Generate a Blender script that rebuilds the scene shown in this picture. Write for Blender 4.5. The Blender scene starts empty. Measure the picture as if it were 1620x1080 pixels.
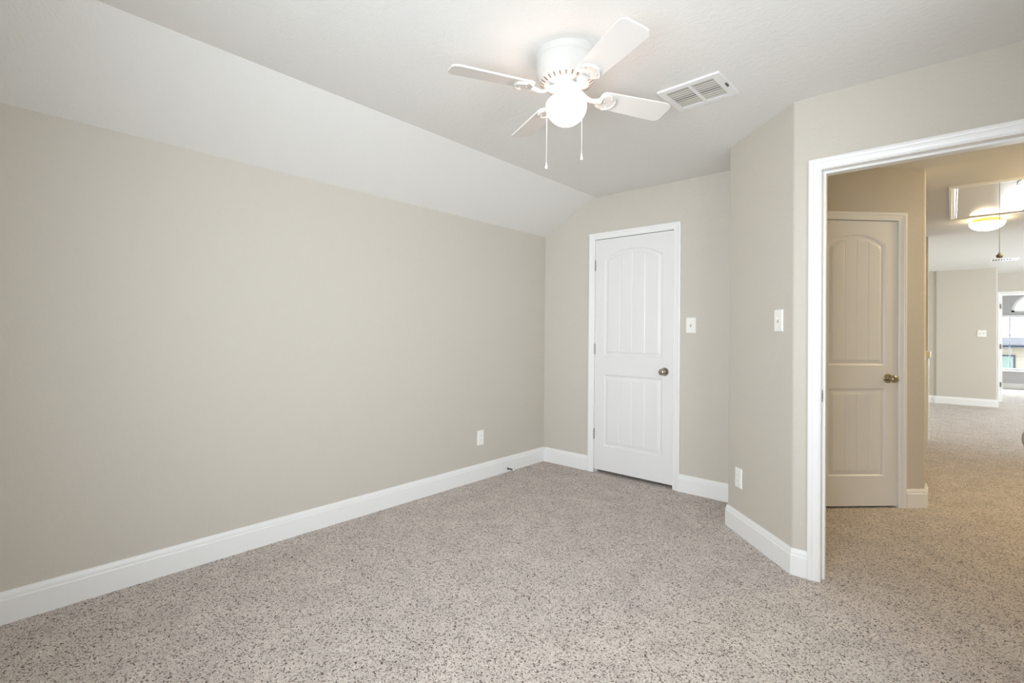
import bpy, bmesh, math
from math import sin, cos, pi, radians, sqrt
from mathutils import Vector, Matrix

S = bpy.context.scene
COL = S.collection

# ------------------------------------------------------------------ camera
F_PX, PY, YAW, PITCH, ROLL = 784.18, 518.62, 0.7247, 0.0099, 0.0103
cam = bpy.data.cameras.new('camera')
cam.sensor_width = 36.0
cam.lens = F_PX / 1620 * 36.0
cam.shift_y = (PY - 540) / 1620
cam.clip_start = 0.02
cam_o = bpy.data.objects.new('camera', cam)
COL.objects.link(cam_o)
fw0 = Vector((-sin(YAW), cos(YAW), 0)); rt0 = Vector((cos(YAW), sin(YAW), 0)); up0 = Vector((0, 0, 1))
fw = fw0 * cos(PITCH) + up0 * sin(PITCH); u2 = up0 * cos(PITCH) - fw0 * sin(PITCH)
r3 = rt0 * cos(ROLL) + u2 * sin(ROLL); u3 = u2 * cos(ROLL) - rt0 * sin(ROLL)
m = Matrix((r3, u3, -fw)).transposed().to_4x4()
m.translation = Vector((2.937, 0, 1.224))
cam_o.matrix_world = m
S.camera = cam_o

# ------------------------------------------------------------------ world, exposure, daylight
S.view_settings.view_transform = 'Standard'
S.view_settings.look = 'None'
S.view_settings.gamma = 1.0
S.view_settings.use_curve_mapping = False
S.view_settings.exposure = 0.0
S.cycles.diffuse_bounces = 8
S.cycles.max_bounces = 14
S.cycles.sample_clamp_indirect = 6.0

world = bpy.data.worlds.new('sky'); S.world = world
world.use_nodes = True
bg = world.node_tree.nodes['Background']
bg.inputs[0].default_value = (0.90, 0.95, 1.0, 1)
bg.inputs[1].default_value = 2.6

def daylight(name, loc, rot, sx, sy, watts, colour):
    l = bpy.data.lights.new(name, 'AREA'); l.shape = 'RECTANGLE'; l.size = sx; l.size_y = sy
    l.energy = watts; l.color = colour
    o = bpy.data.objects.new(name, l); COL.objects.link(o); o.location = loc; o.rotation_euler = rot
    return o
# open sky through the window behind the camera, plus an added narrow beam aimed left
daylight('daylight_bedroom_window', (2.5, -0.66, 1.40), (radians(90), 0, 0), 1.1, 1.35, 25, (0.90, 0.945, 1.0))
daylight('added_beam_bedroom_window', (2.5, -0.66, 1.40), (radians(90), 0, radians(31)), 1.1, 1.35, 31, (0.87, 0.925, 1.0)).data.spread = radians(98)  # added beam to brighten the far end of the left wall
daylight('added_side_daylight', (3.56, 1.35, 1.43), (radians(90), 0, radians(90)), 1.2, 1.3, 20, (0.87, 0.925, 1.0))  # added side light, unseen, to lift the left wall
daylight('daylight_loft_window', (7.62, 10.2, 1.45), (radians(90), 0, radians(90)), 2.8, 1.7, 215, (0.88, 0.94, 1.0))
daylight('daylight_study_window', (4.5, 17.15, 1.15), (radians(-90), 0, 0), 1.8, 1.3, 270, (0.89, 0.945, 1.0))

# ------------------------------------------------------------------ materials
MATS = {}
def new_mat(name):
    mt = bpy.data.materials.new(name); mt.use_nodes = True
    MATS[name] = mt
    return mt, mt.node_tree, mt.node_tree.nodes['Principled BSDF']
def nd(nt, kind, **kw):
    n = nt.nodes.new(kind)
    for k, v in kw.items(): setattr(n, k, v)
    return n
def coords(nt):
    return nd(nt, 'ShaderNodeTexCoord').outputs['Object']
def lin(c):
    f = lambda x: x / 12.92 if x <= 0.04045 else ((x + 0.055) / 1.055) ** 2.4
    return tuple(f(v / 255) for v in c) + (1,)

def plain(name, rgb, rough=0.5, metal=0.0, bump=0.0, scale=60, spec=0.5):
    mt, nt, p = new_mat(name)
    p.inputs['Base Color'].default_value = lin(rgb)
    p.inputs['Roughness'].default_value = rough
    p.inputs['Metallic'].default_value = metal
    p.inputs['Specular IOR Level'].default_value = spec
    co = coords(nt)
    nz = nd(nt, 'ShaderNodeTexNoise'); nt.links.new(co, nz.inputs['Vector'])
    nz.inputs['Scale'].default_value = scale; nz.inputs['Detail'].default_value = 2
    hs = nd(nt, 'ShaderNodeMapRange')
    hs.inputs['To Min'].default_value = rough * 0.92; hs.inputs['To Max'].default_value = min(1, rough * 1.08)
    nt.links.new(nz.outputs['Fac'], hs.inputs['Value']); nt.links.new(hs.outputs[0], p.inputs['Roughness'])
    if bump:
        b = nd(nt, 'ShaderNodeBump'); b.inputs['Strength'].default_value = bump; b.inputs['Distance'].default_value = 0.002
        nt.links.new(nz.outputs['Fac'], b.inputs['Height']); nt.links.new(b.outputs[0], p.inputs['Normal'])
    return mt

def textured_paint(name, rgb, scale, strength, dist, rough=0.75):
    """wall paint over a sprayed drywall texture"""
    mt, nt, p = new_mat(name)
    co = coords(nt)
    n1 = nd(nt, 'ShaderNodeTexNoise'); n1.inputs['Scale'].default_value = scale; n1.inputs['Detail'].default_value = 3; n1.inputs['Roughness'].default_value = 0.55
    n2 = nd(nt, 'ShaderNodeTexNoise'); n2.inputs['Scale'].default_value = scale * 0.35; n2.inputs['Detail'].default_value = 2
    for n in (n1, n2): nt.links.new(co, n.inputs['Vector'])
    ad = nd(nt, 'ShaderNodeMath', operation='ADD'); nt.links.new(n1.outputs['Fac'], ad.inputs[0]); nt.links.new(n2.outputs['Fac'], ad.inputs[1])
    rp = nd(nt, 'ShaderNodeMapRange'); rp.inputs['From Min'].default_value = 0.8; rp.inputs['From Max'].default_value = 1.25
    nt.links.new(ad.outputs[0], rp.inputs['Value'])
    b = nd(nt, 'ShaderNodeBump'); b.inputs['Strength'].default_value = strength; b.inputs['Distance'].default_value = dist
    nt.links.new(rp.outputs[0], b.inputs['Height']); nt.links.new(b.outputs[0], p.inputs['Normal'])
    p.inputs['Base Color'].default_value = lin(rgb)
    p.inputs['Roughness'].default_value = rough
    p.inputs['Specular IOR Level'].default_value = 0.3
    return mt

WALL = textured_paint('wall_paint', (203, 197, 187), 120, 0.22, 0.003)
WALL_GREY = textured_paint('grey_wall_paint', (190, 190, 192), 120, 0.22, 0.003)
CEIL = textured_paint('ceiling_paint', (230, 229, 226), 100, 0.20, 0.004, 0.9)
TRIM = plain('white_trim_enamel', (238, 238, 237), 0.32, bump=0.02)
DOORM = plain('white_door_paint', (231, 230, 229), 0.38, bump=0.05, scale=160)
FANW = plain('white_fan_enamel', (203, 201, 197), 0.35)
BLADE = plain('white_blade_laminate', (228, 224, 220), 0.45)
PLAST = plain('white_plastic', (244, 243, 238), 0.35)
SLOT = plain('dark_slot', (70, 66, 60), 0.6)
NICKEL = plain('satin_nickel', (176, 168, 152), 0.28, metal=1.0)
NICKD = plain('dull_nickel', (150, 146, 140), 0.4, metal=1.0)
BRASS = plain('warm_brass', (222, 182, 120), 0.35, metal=0.8)
GLOSSW = plain('gloss_white_board', (226, 222, 216), 0.12, bump=0.10, scale=14)
DUCT = plain('dark_duct', (78, 74, 66), 0.8)
CORD = plain('grey_cord', (168, 162, 152), 0.8)
WOOD = plain('taupe_cord_knob', (112, 106, 94), 0.5)
VINYL = plain('white_vinyl', (238, 240, 242), 0.4)
RUBBER = plain('white_rubber', (236, 236, 234), 0.7)
GREYD = plain('slate_sash', (88, 96, 112), 0.5)
STEEL = plain('spring_steel', (120, 120, 122), 0.35, metal=1.0)
ROOFM = plain('grey_shingle', (140, 140, 146), 0.9, bump=0.4, scale=30)
TEAL = plain('teal_window_glass', (172, 194, 188), 0.15)

def blind_mat():
    mt, nt, p = new_mat('blind_slat_white')
    p.inputs['Base Color'].default_value = lin((240, 243, 244)); p.inputs['Roughness'].default_value = 0.5
    tr = nd(nt, 'ShaderNodeBsdfTranslucent'); tr.inputs[0].default_value = lin((236, 244, 244))
    mx = nd(nt, 'ShaderNodeMixShader'); mx.inputs[0].default_value = 0.25
    nt.links.new(p.outputs[0], mx.inputs[1]); nt.links.new(tr.outputs[0], mx.inputs[2])
    nt.links.new(mx.outputs[0], nt.nodes['Material Output'].inputs[0])
    return mt
BLIND = blind_mat()

def glass_mat():
    mt, nt, p = new_mat('window_glass')
    tr = nd(nt, 'ShaderNodeBsdfTransparent'); tr.inputs[0].default_value = (0.96, 0.98, 0.98, 1)
    gl = nd(nt, 'ShaderNodeBsdfGlossy'); gl.inputs['Roughness'].default_value = 0.02
    fr = nd(nt, 'ShaderNodeFresnel')
    ge = nd(nt, 'ShaderNodeNewGeometry'); io = nd(nt, 'ShaderNodeMapRange')      # same reflectance from both faces of the pane
    io.inputs['To Min'].default_value = 1.45; io.inputs['To Max'].default_value = 1 / 1.45
    nt.links.new(ge.outputs['Backfacing'], io.inputs['Value']); nt.links.new(io.outputs[0], fr.inputs[0])
    mx = nd(nt, 'ShaderNodeMixShader')
    nt.links.new(fr.outputs[0], mx.inputs[0]); nt.links.new(tr.outputs[0], mx.inputs[1]); nt.links.new(gl.outputs[0], mx.inputs[2])
    nt.links.new(mx.outputs[0], nt.nodes['Material Output'].inputs[0])
    return mt
GLASS = glass_mat()

def lamp_mat(name, rgb, strength):
    mt, nt, p = new_mat(name)
    p.inputs['Base Color'].default_value = lin((250, 246, 240)); p.inputs['Roughness'].default_value = 0.2
    p.inputs['Emission Color'].default_value = rgb + (1,)
    p.inputs['Emission Strength'].default_value = strength
    return mt
GLOBE = lamp_mat('lit_opal_globe', (1.0, 0.72, 0.60), 11.0)
DOME = lamp_mat('lit_opal_dome', (1.0, 0.78, 0.50), 11.0)
DOME_ADDED = lamp_mat('added_dome_glow', (1.0, 0.80, 0.46), 145.0)  # glow of the added dome, brightens the hallway from out of view

def carpet_mat():
    mt, nt, p = new_mat('frieze_carpet')
    co = coords(nt)
    L = nt.links.new
    # distorted coordinates so that the tufts look like twisted yarn
    wob = nd(nt, 'ShaderNodeTexNoise'); wob.inputs['Scale'].default_value = 90; wob.inputs['Detail'].default_value = 1
    L(co, wob.inputs['Vector'])
    mixv = nd(nt, 'ShaderNodeVectorMath', operation='MULTIPLY_ADD')
    mixv.inputs[1].default_value = (0.010, 0.010, 0.0)
    L(wob.outputs['Color'], mixv.inputs[0]); L(co, mixv.inputs[2])
    vo = nd(nt, 'ShaderNodeTexVoronoi'); vo.inputs['Scale'].default_value = 215; vo.inputs['Randomness'].default_value = 1
    L(mixv.outputs[0], vo.inputs['Vector'])
    sep = nd(nt, 'ShaderNodeSeparateColor'); L(vo.outputs['Color'], sep.inputs[0])
    cr = nd(nt, 'ShaderNodeValToRGB'); L(sep.outputs[0], cr.inputs[0])
    e = cr.color_ramp.elements
    e[0].position = 0.0; e[0].color = lin((88, 74, 66))  # dark stops: brown flecks plus shadows between tufts, put into the colour
    e[1].position = 1.0; e[1].color = lin((244, 234, 226))
    for pos, c in ((0.10, (104, 90, 82)), (0.17, (202, 190, 181)), (0.45, (225, 213, 204)), (0.75, (236, 225, 216))):
        k = e.new(pos); k.color = lin(c)
    # wide soft mottling of the nap, footprint shading put into the colour
    nz = nd(nt, 'ShaderNodeTexNoise'); nz.inputs['Scale'].default_value = 6; nz.inputs['Detail'].default_value = 5; L(co, nz.inputs['Vector'])
    mr = nd(nt, 'ShaderNodeMapRange'); mr.inputs['From Min'].default_value = 0.3; mr.inputs['From Max'].default_value = 0.7
    mr.inputs['To Min'].default_value = 0.90; mr.inputs['To Max'].default_value = 1.08
    L(nz.outputs['Fac'], mr.inputs['Value'])
    fz = nd(nt, 'ShaderNodeTexNoise'); fz.inputs['Scale'].default_value = 310; fz.inputs['Detail'].default_value = 2; L(co, fz.inputs['Vector'])
    fm = nd(nt, 'ShaderNodeMapRange'); fm.inputs['From Min'].default_value = 0.3; fm.inputs['From Max'].default_value = 0.7
    fm.inputs['To Min'].default_value = 0.60; fm.inputs['To Max'].default_value = 1.34
    L(fz.outputs['Fac'], fm.inputs['Value'])
    mm = nd(nt, 'ShaderNodeMath', operation='MULTIPLY'); L(mr.outputs[0], mm.inputs[0]); L(fm.outputs[0], mm.inputs[1])
    mul = nd(nt, 'ShaderNodeVectorMath', operation='SCALE'); L(cr.outputs[0], mul.inputs[0]); L(mm.outputs[0], mul.inputs['Scale'])
    L(mul.outputs[0], p.inputs['Base Color'])
    p.inputs['Roughness'].default_value = 0.95
    p.inputs['Specular IOR Level'].default_value = 0.1
    p.inputs['Sheen Weight'].default_value = 0.15
    hn = nd(nt, 'ShaderNodeTexNoise'); hn.inputs['Scale'].default_value = 150; hn.inputs['Detail'].default_value = 3; L(co, hn.inputs['Vector'])
    ad = nd(nt, 'ShaderNodeMath', operation='MULTIPLY_ADD'); ad.inputs[1].default_value = -6.0
    L(vo.outputs['Distance'], ad.inputs[0]); ad.inputs[1].default_value = -0.9; L(hn.outputs['Fac'], ad.inputs[2])
    b = nd(nt, 'ShaderNodeBump'); b.inputs['Strength'].default_value = 0.75; b.inputs['Distance'].default_value = 0.012
    L(ad.outputs[0], b.inputs['Height']); L(b.outputs[0], p.inputs['Normal'])
    return mt
CARPET = carpet_mat()

def brick_mat():
    mt, nt, p = new_mat('tan_brick')
    tc = coords(nt)
    mp = nd(nt, 'ShaderNodeMapping'); mp.inputs['Rotation'].default_value = (radians(90), 0, 0)
    nt.links.new(tc, mp.inputs['Vector'])
    br = nd(nt, 'ShaderNodeTexBrick'); nt.links.new(mp.outputs[0], br.inputs['Vector'])
    br.inputs['Scale'].default_value = 1.0
    br.inputs['Brick Width'].default_value = 0.3; br.inputs['Row Height'].default_value = 0.1; br.inputs['Mortar Size'].default_value = 0.012
    br.inputs['Color1'].default_value = lin((236, 224, 208)); br.inputs['Color2'].default_value = lin((216, 200, 182)); br.inputs['Mortar'].default_value = lin((220, 214, 204))
    nt.links.new(br.outputs[0], p.inputs['Base Color']); p.inputs['Roughness'].default_value = 0.9
    return mt
BRICK = brick_mat()

# ------------------------------------------------------------------ helpers
def obj(name, bm, mt, parent=None, smooth=False, loc=None, angle=None):
    me = bpy.data.meshes.new(name)
    bmesh.ops.recalc_face_normals(bm, faces=bm.faces)
    bm.to_mesh(me); bm.free()
    me.materials.append(mt)
    if smooth:
        me.polygons.foreach_set('use_smooth', [True] * len(me.polygons))
        if angle is not None:
            me.set_sharp_from_angle(angle=radians(angle))
    o = bpy.data.objects.new(name, me); COL.objects.link(o)
    if parent: o.parent = parent
    if loc: o.location = loc
    return o

def tag(o, label=None, cat=None, group=None, kind=None):
    if label: o['label'] = label
    if cat: o['category'] = cat
    if group: o['group'] = group
    if kind: o['kind'] = kind
    return o

def struct(o, label, cat):
    return tag(o, label, cat, kind='structure')

def thing(name, loc, label, cat, group=None, rotz=0.0):
    o = bpy.data.objects.new(name, None); COL.objects.link(o)
    o.empty_display_size = 0.05
    o.location = loc; o.rotation_euler = (0, 0, rotz)
    return tag(o, label, cat, group)

def box(bm, x0, x1, y0, y1, z0, z1, mat=None):
    r = bmesh.ops.create_cube(bm, size=1.0)
    M = Matrix.Translation(((x0 + x1) / 2, (y0 + y1) / 2, (z0 + z1) / 2)) @ Matrix.Diagonal((x1 - x0, y1 - y0, z1 - z0, 1))
    bmesh.ops.transform(bm, matrix=(mat @ M) if mat is not None else M, verts=r['verts'])
    return r['verts']

def bevel_all(bm, w, seg=2):
    bmesh.ops.bevel(bm, geom=bm.edges[:], offset=w, segments=seg, affect='EDGES', profile=0.5)

def prism(bm, pts, z0, z1):
    lo = [bm.verts.new((x, y, z0)) for x, y in pts]; hi = [bm.verts.new((x, y, z1)) for x, y in pts]
    n = len(pts)
    bm.faces.new(lo); bm.faces.new(hi)
    for i in range(n):
        bm.faces.new((lo[i], lo[(i + 1) % n], hi[(i + 1) % n], hi[i]))

def rounded(pts, radii, seg=6):
    """polygon with some corners rounded"""
    out = []; n = len(pts)
    for i, p in enumerate(pts):
        r = radii.get(i, 0)
        p = Vector(p)
        if not r: out.append(tuple(p)); continue
        a = (Vector(pts[i - 1]) - p).normalized(); b = (Vector(pts[(i + 1) % n]) - p).normalized()
        half = a.angle(b) / 2; t = r / math.tan(half)
        c = p + (a + b).normalized() * (r / sin(half))
        s, e = p + a * t, p + b * t
        for k in range(seg + 1):
            q = s.lerp(e, k / seg) - c
            out.append(tuple(c + q.normalized() * r))
    return out

def lathe(bm, prof, seg=48, mat=None, cap=True):
    rings = []
    for r, z in prof:
        if r < 1e-6:
            rings.append([bm.verts.new((0, 0, z))])
        else:
            rings.append([bm.verts.new((r * cos(2 * pi * k / seg), r * sin(2 * pi * k / seg), z)) for k in range(seg)])
    nv = []
    for a, b in zip(rings, rings[1:]):
        for k in range(seg):
            k2 = (k + 1) % seg
            if len(a) == 1 and len(b) == 1: continue
            if len(a) == 1: bm.faces.new((a[0], b[k], b[k2]))
            elif len(b) == 1: bm.faces.new((a[k], a[k2], b[0]))
            else: bm.faces.new((a[k], a[k2], b[k2], b[k]))
    if cap:
        for r in (rings[0], rings[-1]):
            if len(r) > 1: bm.faces.new(r)
    for r in rings: nv += r
    if mat is not None: bmesh.ops.transform(bm, matrix=mat, verts=nv)
    return nv

def tube(bm, pts, radii, seg=12, flat=1.0):
    """round tube along points; flat squashes it vertically"""
    pts = [Vector(p) for p in pts]; rings = []
    if not hasattr(radii, '__len__'): radii = [radii] * len(pts)
    for i, p in enumerate(pts):
        t = (pts[min(i + 1, len(pts) - 1)] - pts[max(i - 1, 0)]).normalized()
        ref = Vector((0, 0, 1)) if abs(t.z) < 0.9 else Vector((1, 0, 0))
        s = t.cross(ref).normalized(); u = s.cross(t).normalized()
        rings.append([bm.verts.new(p + (s * cos(2 * pi * k / seg) + u * sin(2 * pi * k / seg) * flat) * radii[i]) for k in range(seg)])
    for a, b in zip(rings, rings[1:]):
        for k in range(seg):
            bm.faces.new((a[k], a[(k + 1) % seg], b[(k + 1) % seg], b[k]))
    bm.faces.new(rings[0]); bm.faces.new(rings[-1])

def frame_matrix(origin, along, n):
    """local x = along the wall, y = INTO the wall (away from the room), z = up"""
    a = Vector((along[0], along[1], 0)).normalized(); nn = Vector((n[0], n[1], 0)).normalized()
    M = Matrix((a, -nn, Vector((0, 0, 1)))).transposed().to_4x4(); M.translation = Vector(origin)
    return M

BASE_PROF = [(0, 0), (0.016, 0), (0.016, 0.098), (0.0145, 0.102), (0.012, 0.104), (0.012, 0.110), (0.0105, 0.118), (0.0065, 0.127), (0.005, 0.133), (0, 0.133)]
def sweep_base(bm, pts, side=1, prof=BASE_PROF):
    """baseboard along plan points, wall on the right of travel when side=+1 gives the profile to the left"""
    P = [Vector((x, y)) for x, y in pts]; secs = []
    for i, p in enumerate(P):
        ns = []
        if i > 0: d = (p - P[i - 1]).normalized(); ns.append(Vector((-d.y, d.x)) * side)
        if i < len(P) - 1: d = (P[i + 1] - p).normalized(); ns.append(Vector((-d.y, d.x)) * side)
        if len(ns) == 2:
            mvec = (ns[0] + ns[1]).normalized(); mvec = mvec / mvec.dot(ns[0])
        else: mvec = ns[0]
        secs.append([bm.verts.new((p.x + mvec.x * t, p.y + mvec.y * t, z)) for t, z in prof])
    n = len(prof)
    for a, b in zip(secs, secs[1:]):
        for k in range(n):
            bm.faces.new((a[k], a[(k + 1) % n], b[(k + 1) % n], b[k]))
    bm.faces.new(secs[0]); bm.faces.new(secs[-1])

CAS_PROF = [(0, 0), (0, 0.009), (0.003, 0.0115), (0.007, 0.0115), (0.010, 0.009), (0.014, 0.0105), (0.024, 0.0125), (0.034, 0.0135),
            (0.037, 0.0165), (0.043, 0.018), (0.052, 0.018), (0.0565, 0.016), (0.057, 0.013), (0.057, 0)]
def casing(bm, M, s0, s1, H, z0=0.0, prof=CAS_PROF):
    secs = []
    for fx in (lambda w: (s0 - w, z0), lambda w: (s0 - w, H + w), lambda w: (s1 + w, H + w), lambda w: (s1 + w, z0)):
        row = []
        for w, t in prof:
            x, z = fx(w); row.append(bm.verts.new(M @ Vector((x, -t, z))))
        secs.append(row)
    n = len(prof)
    for a, b in zip(secs, secs[1:]):
        for k in range(n):
            bm.faces.new((a[k], a[(k + 1) % n], b[(k + 1) % n], b[k]))
    bm.faces.new(secs[0]); bm.faces.new(secs[-1])

def jamb(bm, M, s0, s1, H, depth, stop_at, thick=0.019):
    """door lining of an opening whose clear faces are s0, s1, H; stop strip at stop_at..+0.034"""
    for x0, x1, z0, z1 in ((s0 - thick, s0, 0, H + thick), (s1, s1 + thick, 0, H + thick), (s0, s1, H, H + thick)):
        box(bm, x0, x1, 0, depth, z0, z1, M)
    a, b = stop_at
    for x0, x1, z0, z1 in ((s0, s0 + 0.011, 0, H), (s1 - 0.011, s1, 0, H), (s0 + 0.011, s1 - 0.011, H - 0.011, H)):
        box(bm, x0, x1, a, b, z0, z1, M)

# --- moulded two panel door with arched plank top panel
def panel_depth(d, x, w):
    """depth below the face at distance d inside the panel outline"""
    if d <= 0: return 0.0
    if d < 0.009: return 0.0095 * sin(pi / 2 * d / 0.009)
    if d < 0.014: return 0.0095
    if d < 0.032: return 0.0095 - 0.0045 * (d - 0.014) / 0.018
    if d < 0.036: return 0.005 - 0.0035 * (d - 0.032) / 0.004
    return 0.0015
def door_mesh(W, H, stile=0.095, arch=0.075, t=0.035):
    zt_top, zt_bot = H - 0.175, 1.005
    zb_top, zb_bot = 0.835, 0.215
    x0, x1 = stile, W - stile
    pw = x1 - x0
    R = (pw * pw / 4 + arch * arch) / (2 * arch)          # arc of the top edge
    spring = zt_top - 0.0
    cx, cz = W / 2, zt_top + arch - R
    def dist(x, z):
        a = min(x - x0, x1 - x, z - zt_bot)
        if z > cz + 0.05: a = min(a, R - sqrt((x - cx) ** 2 + (z - cz) ** 2))
        b = min(x - x0, x1 - x, z - zb_bot, zb_top - z)
        return max(a, b)
    def depth(x, z):
        d = dist(x, z)
        h = panel_depth(d, x, W)
        if d > 0.036:                                     # plank grooves
            fx = (x - x0 - 0.036) / (pw - 0.072) * 4
            for g in (1, 2, 3):
                dd = abs(fx - g) * (pw - 0.072) / 4
                if dd < 0.005: h = max(h, 0.0015 + 0.0045 * (1 - dd / 0.005))
        return h
    nx, nz = int(W / 0.0042), int(H / 0.0065)
    bm = bmesh.new(); g = []
    for j in range(nz + 1):
        z = H * j / nz
        g.append([bm.verts.new((W * i / nx, depth(W * i / nx, z), z)) for i in range(nx + 1)])
    for j in range(nz):
        for i in range(nx):
            bm.faces.new((g[j][i], g[j][i + 1], g[j + 1][i + 1], g[j + 1][i]))
    # edges and back
    bk = [bm.verts.new(p) for p in ((0, t, 0), (W, t, 0), (W, t, H), (0, t, H))]
    bm.faces.new(bk)
    bm.faces.new([bk[1], bk[0]] + g[0][:])
    bm.faces.new([bk[3], bk[2]] + g[-1][::-1])
    bm.faces.new([bk[0], bk[3]] + [r[0] for r in g][::-1])
    bm.faces.new([bk[2], bk[1]] + [r[-1] for r in g])
    return bm

def knob(parent, x, z, y=0.0, sgn=-1, label=None):
    """door knob; sgn -1 projects toward local -y"""
    M = Matrix.Translation((x, y, z)) @ Matrix.Rotation(radians(90 if sgn < 0 else -90), 4, 'X')
    bm = bmesh.new()
    lathe(bm, [(0.0001, 0.006), (0.012, 0.006), (0.0120, 0.028), (0.015, 0.035), (0.0225, 0.041), (0.0262, 0.049), (0.0258, 0.058), (0.021, 0.0655), (0.012, 0.069), (0, 0.070)], 40, M)
    k = obj('door_knob', bm, NICKEL, parent, True, angle=40)
    if label: k['label'] = label
    bm = bmesh.new()
    lathe(bm, [(0, 0), (0.0335, 0), (0.0335, 0.003), (0.030, 0.007), (0.018, 0.0085), (0, 0.0085)], 40, M)
    obj('rosette', bm, NICKEL, k, True, angle=40)

def hinge(parent, x, z, y=-0.004):
    bm = bmesh.new()
    for k in range(5):
        lathe(bm, [(0, -0.0085), (0.0058, -0.0085), (0.0062, -0.007), (0.0062, 0.007), (0.0058, 0.0085), (0, 0.0085)], 14, Matrix.Translation((x, y, z + (k - 2) * 0.0178)))
    box(bm, x - 0.001, x + 0.001, y, 0.02, z - 0.044, z + 0.044)
    lathe(bm, [(0, 0.044), (0.0045, 0.044), (0.005, 0.047), (0.003, 0.050), (0, 0.050)], 12, Matrix.Translation((x, y, z)))
    obj('hinge', bm, NICKD, parent, True, angle=40)

# ------------------------------------------------------------------ room shell
YB = 3.794; HC = 2.44; YD = 2.887; XR = 3.40; YF = -0.50
T = 0.12
bm = bmesh.new(); box(bm, -0.12, 7.7, -0.75, 17.2, -0.12, 0); struct(obj('floor', bm, CARPET), 'beige frieze carpet with dark brown flecks and tuft shadows in its colour', 'floor')

bm = bmesh.new(); box(bm, 0.565, 3.62, -0.75, 3.0, HC, HC + 0.1); box(bm, 0.565, 2.1, 3.0, 3.93, HC, HC + 0.1)
struct(obj('ceiling', bm, CEIL), 'white textured bedroom ceiling', 'ceiling')
bm = bmesh.new()
pr = [(-0.12, 2.151 - 0.12 * 0.5115), (0.565, HC), (0.565, HC + 0.1), (-0.12, HC + 0.1)]
a = [bm.verts.new((x, -0.75, z)) for x, z in pr]; b = [bm.verts.new((x, 3.93, z)) for x, z in pr]
bm.faces.new(a); bm.faces.new(b)
for k in range(4): bm.faces.new((a[k], a[(k + 1) % 4], b[(k + 1) % 4], b[k]))
struct(obj('ceiling_left', bm, CEIL), 'sloped white ceiling above the left wall', 'ceiling')
bm = bmesh.new(); box(bm, -0.12, 7.7, 3.93, 7.80, HC, HC + 0.1); box(bm, 2.1, 7.7, 3.0, 3.93, HC, HC + 0.1)
struct(obj('ceiling_hall', bm, CEIL), 'white hallway ceiling beyond the doorway', 'ceiling')
bm = bmesh.new(); box(bm, -0.12, 7.7, 7.80, 17.2, HC + 0.02, HC + 0.12)
struct(obj('ceiling_loft', bm, CEIL), 'bright white ceiling of the far loft', 'ceiling')

def wall(name, boxes, label, mt=WALL):
    bm = bmesh.new()
    for b_ in boxes: box(bm, *b_)
    return struct(obj(name, bm, mt), label, 'wall')
wall('wall_left', [(-0.12, 0, -0.62, 17.2, 0, 2.20)], 'long blank greige left wall')
DX0, DX1, DH = 0.563, 1.291, 2.058
wall('wall_back', [(0, DX0 - 0.019, YB, YB + T, 0, HC), (DX1 + 0.019, 1.98, YB, YB + T, 0, HC), (DX0 - 0.019, DX1 + 0.019, YB, YB + T, DH + 0.019, HC)], 'greige back wall around the closet door')
# window opening behind the camera
WX0, WX1, WZ0, WZ1 = 1.92, 3.08, 0.70, 2.10
wall('wall_front', [(0, WX0, YF - T, YF, 0, HC), (WX1, XR + T, YF - T, YF, 0, HC), (WX0, WX1, YF - T, YF, 0, WZ0), (WX0, WX1, YF - T, YF, WZ1, HC)], 'greige wall with the window behind the camera')
SY0, SY1, SZ0, SZ1 = 0.72, 1.95, 0.78, 2.08
wall('wall_right', [(XR, XR + T, YF, SY0, 0, HC), (XR, XR + T, SY1, 3.0, 0, HC), (XR, XR + T, SY0, SY1, 0, SZ0), (XR, XR + T, SY0, SY1, SZ1, HC)], 'greige right wall of the bedroom')
# angled wall + return + stub up to the doorway
PX0, PX1, PH = 2.452, 3.272, 2.058
ang = rounded([(1.86, YB), (1.86, 3.339), (2.326, YD), (PX0 - 0.019, YD), (PX0 - 0.019, YD + T), (2.376, YD + T), (1.98, 3.389), (1.98, YB)], {1: 0.02, 2: 0.025})
bm = bmesh.new(); prism(bm, ang, 0, HC)
struct(obj('wall_angled', bm, WALL, smooth=True, angle=25), 'angled greige wall with a switch and an outlet', 'wall')
wall('wall_doorway', [(PX0 - 0.019, PX1 + 0.019, YD, YD + T, PH + 0.019, HC), (PX1 + 0.019, XR, YD, YD + T, 0, HC)], 'greige wall above the open bedroom doorway')

# hall: 45 degree wall with the linen closet door
HE = Vector((2.796, 4.655)); dD = Vector((1, 1)).normalized(); nD = Vector((1, -1)).normalized(); bD = -nD
def dpt(al, back=0.0): p = HE - dD * al + bD * back; return (p.x, p.y)
LA0, LA1 = 0.205, 0.822
bm = bmesh.new()
prism(bm, rounded([dpt(LA0 - 0.019), (HE.x, HE.y), (2.795, 4.86), (2.675, 4.86), dpt(0.05, T), dpt(LA0 - 0.019, T)], {1: 0.018}), 0, HC)
prism(bm, [dpt(0.985), dpt(LA1 + 0.019), dpt(LA1 + 0.019, T), dpt(0.985, T)], 0, HC)
def prism_z(bm, al0, al1, z0, z1): prism(bm, [dpt(al1), dpt(al0), dpt(al0, T), dpt(al1, T)], z0, z1)
prism_z(bm, LA0 - 0.019, LA1 + 0.019, DH + 0.019, HC)
struct(obj('wall_hall', bm, WALL), 'shaded greige hallway wall around the narrow door', 'wall')
wall('wall_hall_side', [(2.02, 2.14, 3.245, 4.05, 0, HC)], 'hallway wall hidden beside the doorway')
wall('wall_hall_right', [(4.35, 4.47, 3.0, 7.80, 0, HC), (3.40, 4.47, YD + T, 3.05, 0, HC)], 'right wall of the hallway')
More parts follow.
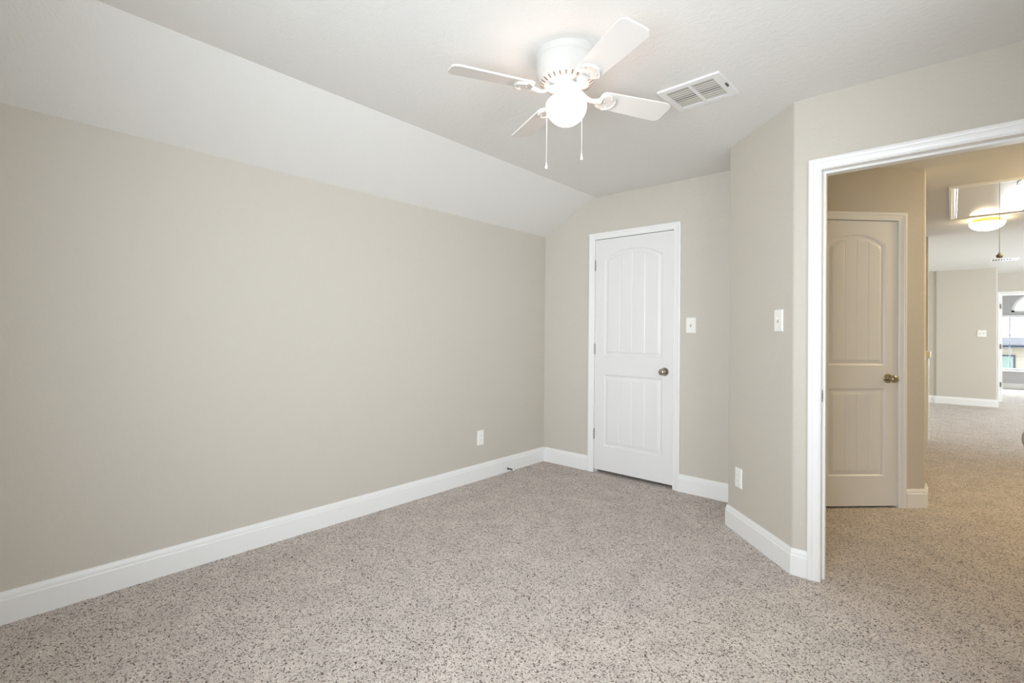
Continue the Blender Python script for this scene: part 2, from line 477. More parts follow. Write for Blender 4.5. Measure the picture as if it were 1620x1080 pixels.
# enclosing walls of closets and stairwell
wall('wall_closet', [(0, 2.10, 4.60, 4.68, 0, HC), (2.0, 2.70, 4.80, 4.86, 0, HC)], 'back wall of the closets')
# loft
bm = bmesh.new()
prism(bm, [(2.50, 7.85), (2.730, 7.85), (2.730, 7.95), (2.690, 7.95), (2.612, 12.36), (2.50, 12.36)], 0, HC + 0.02)
struct(obj('wall_stair', bm, WALL), 'thin edge of the wall beside the stair opening', 'wall')
bm = bmesh.new()
prism(bm, [(2.50, 12.225), (2.722, 12.225), (2.722, 12.45), (2.50, 12.45)], 0, HC + 0.02)
prism(bm, rounded([(2.722, 12.20), (3.552, 12.20), (3.552, 13.37), (2.722, 13.37)], {0: 0.02, 1: 0.02}), 0, HC + 0.02)
struct(obj('wall_loft', bm, WALL), 'greige loft wall with the double switch', 'wall')
FX0, FX1 = 3.668, 4.50
wall('wall_study', [(3.55, FX0 - 0.019, 13.37, 13.49, 0, HC + 0.02), (FX1 + 0.019, 7.6, 13.37, 13.49, 0, HC + 0.02), (FX0 - 0.019, FX1 + 0.019, 13.37, 13.49, DH + 0.019, HC + 0.02)], 'loft wall above the far open door')
wall('wall_loft_right', [(7.48, 7.6, 3.0, 8.7, 0, HC + 0.02), (7.48, 7.6, 11.7, 17.2, 0, HC + 0.02), (7.48, 7.6, 8.7, 11.7, 0, 0.55), (7.48, 7.6, 8.7, 11.7, 2.3, HC + 0.02), (4.47, 7.48, 7.68, 7.80, 0, HC)], 'right wall of the loft')
# study end wall with triple window and arch
ZY = 16.95
CXW, AR, ZA = 4.50, 0.47, 1.845
VX0, VX1, VZ0, VZ1 = 3.56, 5.44, 0.44, 1.775
bm = bmesh.new()
for b_ in ((2.5, VX0, ZY, ZY + T, 0, HC + 0.02), (VX1, 7.6, ZY, ZY + T, 0, HC + 0.02), (VX0, VX1, ZY, ZY + T, 0, VZ0), (VX0, VX1, ZY, ZY + T, VZ1, ZA)): box(bm, *b_)
NA = 24
arcp = [(CXW - AR * cos(pi * k / NA), ZA + AR * sin(pi * k / NA)) for k in range(NA + 1)]
for y0 in (ZY, ZY + T):
    prev = None
top = HC + 0.02
def arch_wall(bm, y0, y1):
    def V(x, z): return bm.verts.new((x, y0, z)), bm.verts.new((x, y1, z))
    box(bm, VX0, CXW - AR, y0, y1, ZA, top); box(bm, CXW + AR, VX1, y0, y1, ZA, top)
    for (xa, za), (xb, zb) in zip(arcp, arcp[1:]):
        A = V(xa, za); B = V(xb, zb); Cc = V(xb, top); D = V(xa, top)
        bm.faces.new((A[0], B[0], Cc[0], D[0])); bm.faces.new((A[1], B[1], Cc[1], D[1]))
        bm.faces.new((A[0], B[0], B[1], A[1]))
arch_wall(bm, ZY, ZY + T)
struct(obj('wall_study_end', bm, WALL_GREY), 'far grey wall with the arched window', 'wall')
wall('wall_study_side', [(2.5, 2.6, 13.49, ZY, 0, HC + 0.02)], 'left wall of the far room', WALL_GREY)

# ------------------------------------------------------------------ windows
def window(name, M, x0, x1, z0, z1, label, depth=T, split=True, mull=()):
    """white vinyl window set into a wall opening; local y into the wall"""
    root = thing(name, (0, 0, 0), None, None)
    struct(root, label, 'window')
    bm = bmesh.new(); f = 0.045
    for a0, a1, b0, b1 in ((x0, x0 + f, z0, z1), (x1 - f, x1, z0, z1), (x0 + f, x1 - f, z0, z0 + f), (x0 + f, x1 - f, z1 - f, z1)):
        box(bm, a0, a1, depth * 0.45, depth * 0.95, b0, b1, M)
    for mx in mull: box(bm, mx - 0.03, mx + 0.03, depth * 0.45, depth * 0.95, z0 + f, z1 - f, M)
    obj('window_frame', bm, VINYL, root)
    if split:
        bm = bmesh.new(); zm = z0 + (z1 - z0) * split if split is not True else (z0 + z1) / 2
        box(bm, x0 + f, x1 - f, depth * 0.5, depth * 0.85, zm - 0.025, zm + 0.025, M); obj('meeting_rail', bm, VINYL if split is True else GREYD, root)
    bm = bmesh.new(); box(bm, x0 + f, x1 - f, depth * 0.68, depth * 0.71, z0 + f, z1 - f, M); obj('window_pane', bm, GLASS, root)
    bm = bmesh.new(); box(bm, x0 - 0.04, x1 + 0.04, -0.05, depth * 0.44, z0 - 0.028, z0, M); bevel_all(bm, 0.004); obj('window_sill', bm, TRIM, root)
    return root
window('window_1', frame_matrix((0, YF, 0), (-1, 0), (0, 1)), -WX1, -WX0, WZ0, WZ1, 'white window behind the camera')
window('added_side_window', frame_matrix((XR, 0, 0), (0, -1), (-1, 0)), -SY1, -SY0, SZ0, SZ1, 'added white window of the right wall, unseen, for extra daylight')  # added window, unseen, as the opening for the side light
window('window_3', frame_matrix((7.48, 0, 0), (0, -1), (-1, 0)), -11.7, -8.7, 0.55, 2.3, 'wide loft window', mull=(-10.2,))
w4 = window('window_4', frame_matrix((0, ZY, 0), (1, 0), (0, -1)), VX0, VX1, VZ0, VZ1, 'far window with half raised white blinds and a brick house outside', split=0.44, mull=(4.5,))
# arched transom
root = thing('window_5', (0, 0, 0), None, None); struct(root, 'half round window above the far blinds', 'window')
bm = bmesh.new()
def arc_strip(bm, r0, r1, y0, y1):
    rows = []
    for k in range(NA + 1):
        c_, s_ = cos(pi * k / NA), sin(pi * k / NA)
        rows.append([bm.verts.new((CXW - r * c_, y, ZA + r * s_)) for r, y in ((r0, y0), (r1, y0), (r1, y1), (r0, y1))])
    for a, b in zip(rows, rows[1:]):
        for q in range(4): bm.faces.new((a[q], a[(q + 1) % 4], b[(q + 1) % 4], b[q]))
arc_strip(bm, AR - 0.05, AR, ZY + 0.02, ZY + 0.09)
box(bm, CXW - AR, CXW + AR, ZY + 0.02, ZY + 0.09, ZA, ZA + 0.045)
obj('window_frame', bm, VINYL, root)
bm = bmesh.new(); vs = [bm.verts.new((x, ZY + 0.06, z)) for x, z in arcp]; bm.faces.new(vs)
obj('window_pane', bm, GLASS, root)

# blinds on the far window
bl = thing('window_blind', (0, 0, 0), 'half raised white horizontal blind in the far window', 'blind')
bl.location = (CXW, ZY - 0.02, VZ1)
bm = bmesh.new(); box(bm, -0.93, 0.93, -0.03, 0.03, -0.05, 0.0); bevel_all(bm, 0.004); obj('head_rail', bm, VINYL, bl)
bm = bmesh.new(); slz = []
k = 0; z = -0.075
while z > -0.52:
    slz.append(z); z -= 0.042
for z in slz:
    box(bm, -0.92, 0.92, -0.022, 0.022, -0.0013, 0.0013, Matrix.Translation((0, 0, z)) @ Matrix.Rotation(radians(18), 4, 'X'))
obj('slats', bm, BLIND, bl)
bm = bmesh.new(); box(bm, -0.92, 0.92, -0.022, 0.022, z - 0.012, z + 0.012); bevel_all(bm, 0.003); obj('bottom_rail', bm, VINYL, bl)
bm = bmesh.new(); tube(bm, [(-0.50, -0.035, -0.05), (-0.50, -0.035, -1.25)], 0.008, 8); obj('tilt_wand', bm, GREYD, bl)

# brick house outside
hs = thing('brick_house', (4.5, 26.0, -3.0), 'tan brick house seen through the far window', 'house')
bm = bmesh.new(); box(bm, -6, 6, 0, 4, 0, 3.88); obj('brick_wall', bm, BRICK, hs)
bm = bmesh.new()
pr = [(-0.45, 3.86), (-0.45, 4.0), (2.2, 4.25), (4.4, 4.0), (4.4, 3.86)]
a = [bm.verts.new((-6.4, y, z)) for y, z in pr]; b = [bm.verts.new((6.4, y, z)) for y, z in pr]
bm.faces.new(a); bm.faces.new(b)
for k in range(5): bm.faces.new((a[k], a[(k + 1) % 5], b[(k + 1) % 5], b[k]))
obj('roof', bm, ROOFM, hs)
bm = bmesh.new(); box(bm, -1.0, 0.22, -0.05, 0.02, 3.0, 3.60); fr_ = obj('house_window', bm, GREYD, hs)
bm = bmesh.new(); box(bm, -0.94, 0.16, -0.06, -0.045, 3.06, 3.54); obj('house_window_pane', bm, TEAL, fr_)
bm = bmesh.new(); box(bm, -40, 50, 17.6, 60, -3.1, -3.0); struct(obj('ground_outside', bm, plain('dry_lawn', (170, 168, 140), 0.9)), 'lawn outside the far window', 'ground')

# ------------------------------------------------------------------ trim
def base(name, pts, side, label):
    bm = bmesh.new(); sweep_base(bm, pts, side)
    return struct(obj(name, bm, TRIM), label, 'baseboard')
base('baseboard_left', [(0, YF), (0, YB)], -1, 'white baseboard along the left wall')
base('baseboard_back', [(0.0161, YB), (0.506, YB)], -1, 'short white baseboard left of the closet door')
base('baseboard_back_right', [(1.348, YB), (1.86, YB)], -1, 'white baseboard right of the closet door')
base('baseboard_angled', [(1.86, YB - 0.0161), (1.86, 3.339), (2.326, YD), (2.395, YD)], -1, 'white baseboard round the angled wall')
base('baseboard_right', [(XR, YD), (XR, YF), (0.0161, YF)], -1, 'white baseboard of the right wall')
e0 = dpt(LA0 - 0.062)
base('baseboard_hall', [e0, (HE.x, HE.y), (2.796, 4.86)], -1, 'short white baseboard at the end of the hallway wall')
base('baseboard_loft', [(2.690, 7.951), (2.6147, 12.225), (2.722, 12.225), (2.722, 12.20), (3.552, 12.20), (3.552, 13.37)], -1, 'white baseboard of the loft')
base('baseboard_study', [(2.6, ZY), (7.0, ZY)], -1, 'white baseboard under the far window')
base('baseboard_hall_right', [(4.35, 7.8), (4.35, 3.05)], -1, 'white baseboard of the hallway right wall')

MB = frame_matrix((0, YB, 0), (1, 0), (0, -1))
MP = frame_matrix((0, YD, 0), (1, 0), (0, -1))
MD = frame_matrix((HE.x, HE.y, 0), (dD.x, dD.y), (nD.x, nD.y))          # local x measured along dD (negative = toward the door)
MF = frame_matrix((0, 13.37, 0), (1, 0), (0, -1))
MR = frame_matrix((0, YD + T, 0), (-1, 0), (0, 1))
def trim(name, M, s0, s1, H, depth, stop, label, reveal=0.005):
    bm = bmesh.new(); casing(bm, M, s0 - reveal + 0.005, s1 + reveal - 0.005, H); jamb(bm, M, s0, s1, H, depth, stop)
    return struct(obj(name, bm, TRIM), label, 'door trim')
trim('trim_1', MB, DX0, DX1, DH, T, (0.036, 0.07), 'white casing round the bedroom closet door')
t2 = trim('trim_2', MP, PX0, PX1, PH, T, (0.037, 0.071), 'white casing of the open bedroom doorway')
bm = bmesh.new(); casing(bm, MR, -PX1, -PX0, PH); obj('hall_casing', bm, TRIM, t2)
bm = bmesh.new(); box(bm, PX0 - 0.0005, PX0 + 0.0018, YD + 0.006, YD + 0.033, 0.893, 0.952)
sp = obj('strike_plate', bm, NICKD, t2); sp['label'] = 'metal strike plate on the left jamb'
bm = bmesh.new(); box(bm, PX0 + 0.0015, PX0 + 0.0022, YD + 0.012, YD + 0.025, 0.908, 0.938); obj('latch_hole', bm, SLOT, sp)
trim('trim_3', MD, -LA1, -LA0, DH, T, (0.036, 0.07), 'cream lit casing round the narrow hallway door')
t4 = trim('trim_4', MF, FX0, FX1, DH, T, (0.037, 0.071), 'white casing of the far open door')
for zz in (0.33, 1.06, 1.83):
    bm = bmesh.new(); box(bm, 3.645, 3.667, 13.345, 13.357, zz - 0.045, zz + 0.045); bevel_all(bm, 0.002); obj('hinge', bm, NICKD, t4)

# ------------------------------------------------------------------ doors
def door(name, M, s0, s1, H, label, knob_side, hinges, gap=0.012):
    W = s1 - s0 - 0.006
    root = thing(name, (0, 0, 0), None, None); struct(root, label, 'door')
    root.matrix_world = M @ Matrix.Translation((s0 + 0.003, 0.0, gap))
    obj('door_slab', door_mesh(W, H - gap - 0.004), DOORM, root, True, angle=30)
    kx = W - 0.070 if knob_side > 0 else 0.070
    knob(root, kx, 0.925 - gap)
    knob(root, kx, 0.925 - gap, 0.035, 1)
    bm = bmesh.new(); ex = W if knob_side > 0 else 0.0
    box(bm, ex - 0.0015, ex + 0.0015, 0.006, 0.030, 0.885, 0.945); obj('latch_plate', bm, NICKD, root)
    if hinges:
        hx = -0.0015 if knob_side > 0 else W + 0.0015
        for z in hinges: hinge(root, hx, z - gap)
    return root
door('door_1', MB, DX0, DX1, DH, 'closed white closet door with an arched plank panel, on the back wall', 1, (1.827, 1.087, 0.338), gap=0.030)
door('door_2', MD, -LA1, -LA0, DH, 'narrow cream lit hallway door with a nickel knob, seen through the doorway', 1, None, gap=0.015)
# the open bedroom door, swung in against the right wall: only its knob reaches the frame
op = frame_matrix((PX1 - 0.002, YD + 0.002, 0), (-sin(radians(5.2)), -cos(radians(5.2))), (cos(radians(5.2)), -sin(radians(5.2))))
W3 = PX1 - PX0 - 0.006
root = thing('door_3', (0, 0, 0), None, None); struct(root, 'open bedroom door just outside the right edge, its knob showing', 'door')
root.matrix_world = op @ Matrix.Translation((0.004, 0, 0.02))
obj('door_slab', door_mesh(W3, PH - 0.025), DOORM, root, True, angle=30)
knob(root, W3 - 0.07, 0.90, 0.035, 1); knob(root, W3 - 0.07, 0.90)
for z in (0.33, 1.06, 1.80): hinge(root, -0.002, z)

# ------------------------------------------------------------------ ceiling fan
FX, FY = 1.673, 1.772
fan = thing('ceiling_fan', (FX, FY, HC), 'white four blade hugger ceiling fan with a lit globe', 'ceiling fan')
bm = bmesh.new()
lathe(bm, [(0.0, 0.0), (0.138, 0.0), (0.1385, -0.012), (0.137, -0.026), (0.133, -0.030), (0.1345, -0.036), (0.133, -0.066), (0.129, -0.098), (0.126, -0.104), (0, -0.104)], 72)
obj('motor_housing', bm, FANW, fan, True, angle=35)
bm = bmesh.new()
lathe(bm, [(0, -0.1035), (0.1262, -0.1035), (0.122, -0.112), (0.105, -0.124), (0.082, -0.134), (0.074, -0.137), (0, -0.137)], 72)
ring = obj('vent_ring', bm, FANW, fan, True, angle=35)
bm = bmesh.new(); NS = 26
for k in range(NS):
    a = 2 * pi * k / NS
    nrm = Vector((0.5, 0, -0.86)).normalized()
    M = Matrix.Rotation(a, 4, 'Z') @ Matrix.Translation((0.106, 0, -0.1236)) @ Matrix.Rotation(radians(-31), 4, 'Y')
    box(bm, -0.0095, 0.0095, -0.0034, 0.0034, -0.0010, 0.002, M)
obj('vent_slots', bm, plain('shaded_slot', (126, 116, 104), 0.7), ring)
bm = bmesh.new()
lathe(bm, [(0, -0.136), (0.064, -0.136), (0.065, -0.138), (0.065, -0.145), (0.060, -0.148), (0, -0.148)], 48)
obj('flywheel', bm, FANW, fan, True, angle=35)
bm = bmesh.new()
lathe(bm, [(0, -0.147), (0.047, -0.147), (0.048, -0.149), (0.048, -0.168), (0.0465, -0.170), (0.0505, -0.172), (0.0505, -0.181), (0, -0.181)], 48)
obj('switch_housing', bm, FANW, fan, True, angle=35)
bm = bmesh.new()
gp = [(0.049, -0.178)]
for k in range(0, 26):
    t = radians(52) - radians(142) * k / 25
    rr = 0.089 * cos(t); zz = -0.219 + (0.048 if t > 0 else 0.086) * sin(t)
    gp.append((max(rr, 0.0), zz))
gp[-1] = (0.0, gp[-1][1])
lathe(bm, gp, 64)
gl = obj('light_globe', bm, GLOBE, fan, True); gl['label'] = 'glowing opal glass globe'

def blade_mesh():
    bm = bmesh.new(); out = []
    r0, r1, w0, w1, rc = 0.165, 0.532, 0.052, 0.0635, 0.034
    def corner(cx, cy, a0, a1, r, n=8): return [(cx + r * cos(radians(a0 + (a1 - a0) * k / n)), cy + r * sin(radians(a0 + (a1 - a0) * k / n))) for k in range(n + 1)]
    out += corner(r0 + 0.02, -w0 + 0.02, 180, 270, 0.02, 5)
    out += corner(r1 - rc - 0.006, -w1 + rc, 270, 345, rc)
    out += corner(r1 - rc - 0.006, w1 - rc, 15, 90, rc)
    out += corner(r0 + 0.02, w0 - 0.02, 90, 180, 0.02, 5)
    h = 0.0035
    lo = [bm.verts.new((x, y, -h)) for x, y in out]; hi = [bm.verts.new((x, y, h)) for x, y in out]
    bm.faces.new(lo); bm.faces.new(hi); n = len(out)
    for i in range(n): bm.faces.new((lo[i], lo[(i + 1) % n], hi[(i + 1) % n], hi[i]))
    bmesh.ops.bevel(bm, geom=[e for e in bm.edges if abs(e.verts[0].co.z - e.verts[1].co.z) < 1e-6], offset=0.0012, segments=2, affect='EDGES')
    return bm
def iron_mesh():
    """cast bracket: curved arm from the flywheel and a shield shaped flange with a raised rim under the blade"""
    bm = bmesh.new()
    tube(bm, [(0.050, 0, 0.019), (0.072, 0, 0.012), (0.098, 0, -0.008), (0.122, 0, -0.016), (0.148, 0, -0.013), (0.170, 0, -0.009)], [0.016, 0.0145, 0.0125, 0.012, 0.016, 0.022], 16, 0.55)
    # flange
    n = 26; top = []; bot = []
    outl = []
    for k in range(n + 1):
        t = -1 + 2 * k / n
        outl.append((0.245 - 0.028 * t * t * t * t - 0.012 * t * t, 0.049 * t))
    for k in range(n + 1):
        t = 1 - 2 * k / n
        outl.append((0.150 + 0.044 * abs(t) ** 1.6, 0.049 * t * (0.55 + 0.45 * abs(t))))
    lo = [bm.verts.new((x, y, -0.010)) for x, y in outl]; hi = [bm.verts.new((x, y, -0.0036)) for x, y in outl]
    bm.faces.new(lo); bm.faces.new(hi); m_ = len(outl)
    for i in range(m_): bm.faces.new((lo[i], lo[(i + 1) % m_], hi[(i + 1) % m_], hi[i]))
    rim = [(0.245 - 0.028 * t ** 4 - 0.012 * t * t - 0.004, 0.046 * t, -0.0115) for t in [-1 + 2 * k / 20 for k in range(21)]]
    tube(bm, rim, 0.0045, 8)
    for sx, sy in ((0.19, 0), (0.215, 0.028), (0.215, -0.028)):
        lathe(bm, [(0, -0.0145), (0.004, -0.0135), (0.0058, -0.0095), (0, -0.0095)], 12, Matrix.Translation((sx, sy, 0)))
    return bm
BLADE_Z = 2.28 - HC
bmsh = None
for k in range(4):
    a = radians(62.9 + 180 + 90 * k)
    R = Matrix.Translation((0, 0, BLADE_Z)) @ Matrix.Rotation(a, 4, 'Z') @ Matrix.Rotation(radians(-12.5), 4, 'X')
    if k == 0:
        b0 = obj('fan_blade', blade_mesh(), BLADE, fan, True, angle=35); i0 = obj('blade_iron', iron_mesh(), FANW, b0, True, angle=40)
        bb, ii = b0, i0
    else:
        bb = b0.copy(); COL.objects.link(bb); bb.parent = fan
        ii = i0.copy(); COL.objects.link(ii); ii.parent = bb
    bb.matrix_local = R
def chain(dx, dy, zend, x0, y0):
    bm = bmesh.new()
    tube(bm, [(x0, y0, -0.178), ((x0 + dx) / 2 * 1.02, (y0 + dy) / 2 * 1.02, -0.186), (dx, dy, -0.215), (dx, dy, zend + 0.026)], 0.0012, 6)
    c = obj('pull_chain', bm, PLAST, fan, True)
    bm = bmesh.new()
    lathe(bm, [(0, 0.030), (0.0022, 0.029), (0.003, 0.022), (0.0052, 0.012), (0.0062, 0.006), (0.005, 0.001), (0, 0)], 16, Matrix.Translation((dx, dy, zend)))
    obj('pull_knob', bm, PLAST, c, True)
rv = Vector((0.749, 0.663)); fv = Vector((-0.663, 0.749))
p1 = rv * -0.081 + fv * 0.066; p2 = rv * 0.078 + fv * 0.068
chain(p1.x, p1.y, 1.965 - HC, p1.x * 0.45, p1.y * 0.45)
chain(p2.x, p2.y, 2.008 - HC, p2.x * 0.45, p2.y * 0.45)

# ------------------------------------------------------------------ ceiling register
V0 = (1.986, 2.461)
vent = thing('air_vent', (V0[0], V0[1], HC), 'white ceiling air register with light grey louvers beside the fan', 'air vent')
vent.rotation_euler = (0, 0, radians(-1.5))
hw, hd, bw = 0.153, 0.134, 0.030
bm = bmesh.new()
for a0, a1, b0, b1 in ((-hw, hw, -hd, -hd + bw), (-hw, hw, hd - bw, hd), (-hw, -hw + bw, -hd + bw, hd - bw), (hw - bw - 0.01, hw, -hd + bw, hd - bw)):
    box(bm, a0, a1, b0, b1, -0.009, 0)
box(bm, -0.008, 0.006, -hd + bw, hd - bw, -0.010, 0)
obj('vent_frame', bm, TRIM, vent)
bm = bmesh.new(); box(bm, -hw + bw, hw - bw - 0.01, -hd + bw, hd - bw, -0.0006, -0.0001); obj('duct', bm, DUCT, vent)
bm = bmesh.new()
for k in range(9):
    y = -hd + bw + 0.012 + k * (2 * hd - 2 * bw - 0.02) / 8.5
    tilt, wd = (-2, 0.0080) if k not in (0, 4, 5) else (0, 0.0060)
    for x0_, x1_ in ((-hw + bw, -0.008), (0.006, hw - bw - 0.01)):
        box(bm, x0_, x1_, -wd, wd, -0.0007, 0.0007, Matrix.Translation((0, y, -0.0055)) @ Matrix.Rotation(radians(tilt), 4, 'X'))
obj('louvers', bm, plain('light_grey_metal', (214, 211, 202), 0.5), vent)  # louvers in one even grey, darker than the frame
bm = bmesh.new(); box(bm, hw - 0.012, hw - 0.006, -0.02, 0.012, -0.016, -0.009); obj('damper_lever', bm, SLOT, vent)
for x_ in (-hw + 0.011, hw - 0.016):
    bm = bmesh.new(); lathe(bm, [(0, -0.011), (0.004, -0.010), (0.005, -0.009), (0, -0.009)], 12, Matrix.Translation((x_, 0.04, 0)))
    obj('screw', bm, TRIM, vent)

# ------------------------------------------------------------------ wall plates
def plate(root, w, h):
    bm = bmesh.new(); box(bm, -w / 2, w / 2, -0.006, 0, -h / 2, h / 2)
    bmesh.ops.bevel(bm, geom=[e for e in bm.edges if max(v.co.y for v in e.verts) < -0.001], offset=0.004, segments=3, affect='EDGES')
    return obj('cover_plate', bm, PLAST, root, True, angle=40)
def toggle(root, x=0):
    bm = bmesh.new(); box(bm, x - 0.0055, x + 0.0055, -0.0068, -0.005, -0.0125, 0.0125); obj('toggle_slot', bm, plain('shadow_gap', (176, 174, 168), 0.5) if 'shadow_gap' not in MATS else MATS['shadow_gap'], root)
    bm = bmesh.new(); box(bm, x - 0.004, x + 0.004, -0.018, -0.006, -0.004, 0.004, Matrix.Translation((0, 0, 0.004)) @ Matrix.Rotation(radians(-25), 4, 'X'))
    bevel_all(bm, 0.001); obj('toggle', bm, PLAST, root)
    for z in (-0.030, 0.030):
        bm = bmesh.new(); lathe(bm, [(0, 0), (0.003, 0), (0.0025, 0.0012), (0, 0.0015)], 10, Matrix.Translation((x, -0.006, z)) @ Matrix.Rotation(radians(90), 4, 'X'))
        obj('screw', bm, PLAST, root, True)
def place(root, M, s, z): root.matrix_world = M @ Matrix.Translation((s, 0, z))
def switch(label, M, s, z, gangs=1, group=None):
    r = thing('light_switch', (0, 0, 0), label, 'light switch'); place(r, M, s, z)
    plate(r, 0.074 if gangs == 1 else 0.118, 0.118)
    for g in ((0,) if gangs == 1 else (-0.023, 0.023)): toggle(r, g)
def outlet(label, M, s, z):
    r = thing('wall_outlet', (0, 0, 0), label, 'outlet'); place(r, M, s, z)
    plate(r, 0.074, 0.120)
    for zz in (-0.0195, 0.0195):
        bm = bmesh.new()
        pts = [(0.0165 * cos(t), 0.0145 * sin(t)) for t in [2 * pi * k / 28 for k in range(28)]]
        pts = [(x, max(-0.0125, min(0.0125, y * 1.15))) for x, y in pts]
        lo = [bm.verts.new((x, -0.0057, zz + y)) for x, y in pts]; hi = [bm.verts.new((x * 0.97, -0.0075, zz + y * 0.97)) for x, y in pts]
        bm.faces.new(hi); bm.faces.new(lo)
        for i in range(28): bm.faces.new((lo[i], lo[(i + 1) % 28], hi[(i + 1) % 28], hi[i]))
        rc = obj('receptacle', bm, PLAST, r)
        bm = bmesh.new()
        for x in (-0.006, 0.006): box(bm, x - 0.0009, x + 0.0009, -0.0078, -0.0072, zz - 0.001, zz + 0.007)
        box(bm, -0.002, 0.002, -0.0078, -0.0072, zz - 0.009, zz - 0.005)
        obj('slots', bm, plain('outlet_slot', (150, 148, 142), 0.6) if 'outlet_slot' not in MATS else MATS['outlet_slot'], rc)
    bm = bmesh.new(); lathe(bm, [(0, 0), (0.003, 0), (0.0025, 0.0012), (0, 0.0015)], 10, Matrix.Translation((0, -0.006, 0)) @ Matrix.Rotation(radians(90), 4, 'X')); obj('screw', bm, PLAST, r, True)
MA = frame_matrix((1.86, 3.339, 0), (0.466, -0.452), (-0.452, -0.466))
ML = frame_matrix((0, 0, 0), (0, 1), (1, 0))
MW = frame_matrix((0, 12.20, 0), (1, 0), (0, -1))
switch('white toggle switch on the back wall right of the closet door', MB, 1.430, 1.297)
switch('white toggle switch on the angled wall near the doorway', MA, 0.528, 1.306)
switch('white double switch plate on the far loft wall', MW, 3.352, 1.30, 2)
outlet('white outlet low on the left wall near the corner', ML, 2.934, 0.348)
outlet('white outlet low on the angled wall above its baseboard', MA, 0.130, 0.340)

# spring door stop on the left baseboard
ds = thing('door_stop', (0.016, 3.262, 0.030), 'small spring door stop on the left baseboard near the corner', 'door stop')
bm = bmesh.new(); lathe(bm, [(0, 0), (0.010, 0), (0.010, 0.003), (0.006, 0.007), (0, 0.007)], 20, Matrix.Rotation(radians(90), 4, 'Y')); obj('mount', bm, STEEL, ds, True, angle=40)
bm = bmesh.new(); pts = [(0.006 + 0.058 * k / 180, 0.0052 * cos(2 * pi * k / 12), 0.0052 * sin(2 * pi * k / 12)) for k in range(181)]
tube(bm, pts, 0.0012, 6); obj('spring', bm, STEEL, ds, True)
bm = bmesh.new(); lathe(bm, [(0, 0.062), (0.0075, 0.062), (0.008, 0.066), (0.0075, 0.075), (0.004, 0.079), (0, 0.080)], 20, Matrix.Rotation(radians(90), 4, 'Y')); obj('rubber_tip', bm, RUBBER, ds, True, angle=40)

# tiny nail left in the sloped ceiling
nl = bmesh.new(); lathe(nl, [(0, 0.0), (0.0035, 0.0), (0.0035, -0.002), (0.0015, -0.002), (0.0015, -0.010), (0, -0.010)], 10)
nl = obj('nail', nl, SLOT, None, True, angle=40); nl.location = (0.034, 0.523, 2.1685); nl.rotation_euler = (0, radians(153), 0)
tag(nl, 'tiny dark nail in the sloped ceiling just above the left wall', 'nail')

# ------------------------------------------------------------------ hall and loft things
at = thing('attic_hatch', (3.215, 6.05, HC), 'glossy white attic hatch in the hallway ceiling with a pull cord', 'attic hatch')
AX, AY, fwid = 0.292, 0.720, 0.058
bm = bmesh.new()
secs = []
aprof = [(0, 0), (0, 0.009), (0.006, 0.012), (0.012, 0.0095), (0.026, 0.013), (0.036, 0.0135), (0.040, 0.018), (0.054, 0.018), (0.058, 0.014), (0.058, 0)]
for sx, sy in ((-1, -1), (1, -1), (1, 1), (-1, 1)):
    secs.append([bm.verts.new((sx * (AX - fwid + w), sy * (AY - fwid + w), -t)) for w, t in aprof])
for i in range(4):
    a, b = secs[i], secs[(i + 1) % 4]
    for k in range(len(aprof)): bm.faces.new((a[k], a[(k + 1) % len(aprof)], b[(k + 1) % len(aprof)], b[k]))
obj('hatch_frame', bm, TRIM, at)
bm = bmesh.new(); box(bm, -AX + fwid + 0.004, AX - fwid - 0.004, -AY + fwid + 0.004, AY - fwid - 0.004, -0.007, -0.0003)
obj('hatch_panel', bm, GLOSSW, at)
bm = bmesh.new(); tube(bm, [(0.005, -0.655, -0.006), (0.005, -0.655, -0.56)], 0.0022, 8); cd = obj('pull_cord', bm, CORD, at, True)
bm = bmesh.new(); lathe(bm, [(0, 0.034), (0.004, 0.033), (0.010, 0.022), (0.019, 0.012), (0.021, 0.003), (0.016, -0.006), (0.008, -0.009), (0, -0.009)], 24, Matrix.Translation((0.005, -0.655, -0.585))); obj('cord_knob', bm, WOOD, cd, True, angle=50)
bm = bmesh.new(); box(bm, 0.108, 0.122, -0.70, -0.54, -0.021, -0.007); obj('grey_bar', bm, NICKD, at)  # small grey bar at the near end of the hatch

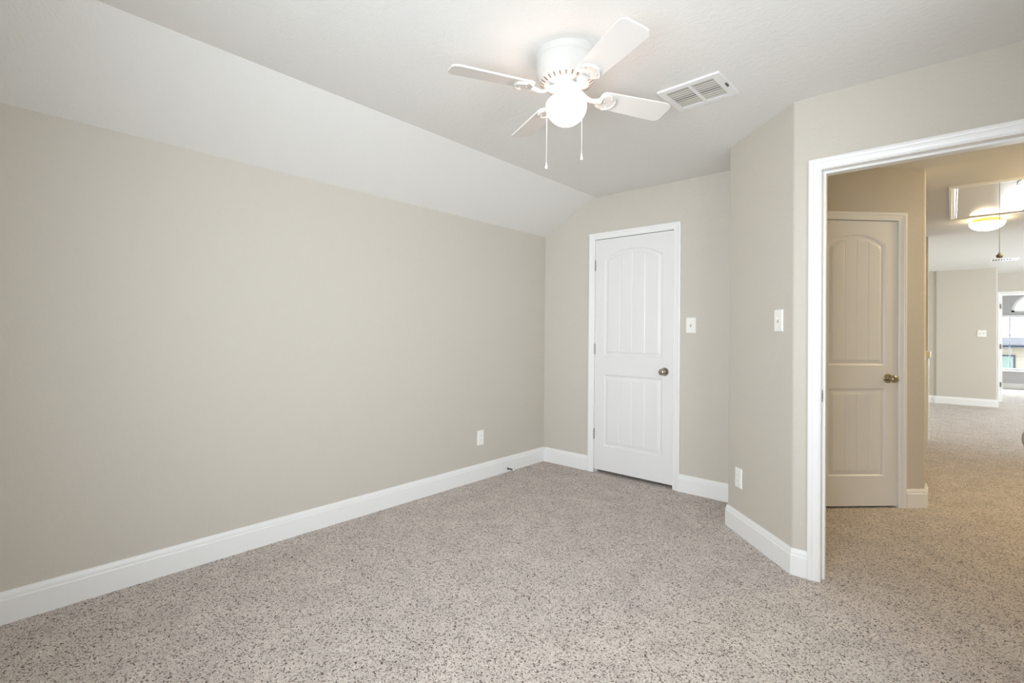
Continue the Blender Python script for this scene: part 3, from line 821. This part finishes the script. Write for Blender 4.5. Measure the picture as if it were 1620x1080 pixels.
def dome_light(loc, label, lit):
    dm = thing('dome_light', loc, label, 'ceiling light')
    bm = bmesh.new(); lathe(bm, [(0, 0), (0.108, 0), (0.112, -0.006), (0.112, -0.034), (0.106, -0.040), (0, -0.040)], 48); obj('base', bm, BRASS, dm, True, angle=40)
    bm = bmesh.new(); pr = [(0.0, -0.038), (0.134, -0.038)]
    pr += [(0.138 * cos(radians(t)), -0.040 - 0.078 * sin(radians(t))) for t in range(0, 91, 6)]; pr[-1] = (0, pr[-1][1])
    lathe(bm, pr, 48); g = obj('glass_dome', bm, lit, dm, True, angle=60); g['label'] = 'glowing opal glass dome'
dome_light((3.213, 7.02, HC), 'lit round flush dome light on the hallway ceiling beyond the attic hatch', DOME)
dome_light((3.92, 5.25, HC), 'added round dome light on the hallway ceiling, out of view, to brighten the hall', DOME_ADDED)  # second fixture, unseen, added to fill the hall with warm light

lv = thing('air_vent', (3.56, 10.95, HC + 0.02), 'small ceiling register of the far loft, behind the cord knob', 'air vent')
bm = bmesh.new()
for a0, a1, b0, b1 in ((-0.16, 0.16, -0.15, -0.12), (-0.16, 0.16, 0.12, 0.15), (-0.16, -0.13, -0.12, 0.12), (0.10, 0.16, -0.12, 0.12)): box(bm, a0, a1, b0, b1, -0.006, 0)
obj('vent_frame', bm, TRIM, lv)
bm = bmesh.new()
for k in range(7): box(bm, -0.13 + 0.022 + k * 0.032, -0.13 + 0.032 + k * 0.032, -0.12, 0.12, -0.004, -0.0025)
obj('louvers', bm, TRIM, lv)
bm = bmesh.new(); box(bm, -0.13, 0.10, -0.12, 0.12, -0.0025, -0.0002); obj('duct', bm, DUCT, lv)

# stair newel with rail at the head of the stairs
nw = thing('stair_railing', (2.66, 7.74, 0), 'white newel post and cream handrail at the end of the hallway wall', 'railing')
bm = bmesh.new(); box(bm, -0.05, 0.080, -0.05, 0.05, 0, 0.955); bevel_all(bm, 0.003); obj('newel_post', bm, TRIM, nw)
bm = bmesh.new(); box(bm, -0.07, 0.098, -0.07, 0.07, 0.975, 1.055); bevel_all(bm, 0.008); obj('post_cap', bm, plain('cream_rail_paint', (232, 222, 204), 0.4), nw)
bm = bmesh.new(); box(bm, 0.0, 0.055, -0.035, 0.035, 0.90, 0.976); bevel_all(bm, 0.004); br = obj('rail_bracket', bm, NICKD, nw)
bm = bmesh.new(); box(bm, -0.03, 0.03, -2.7, -0.06, 0.98, 1.03); bevel_all(bm, 0.012); obj('handrail', bm, MATS['cream_rail_paint'], nw)
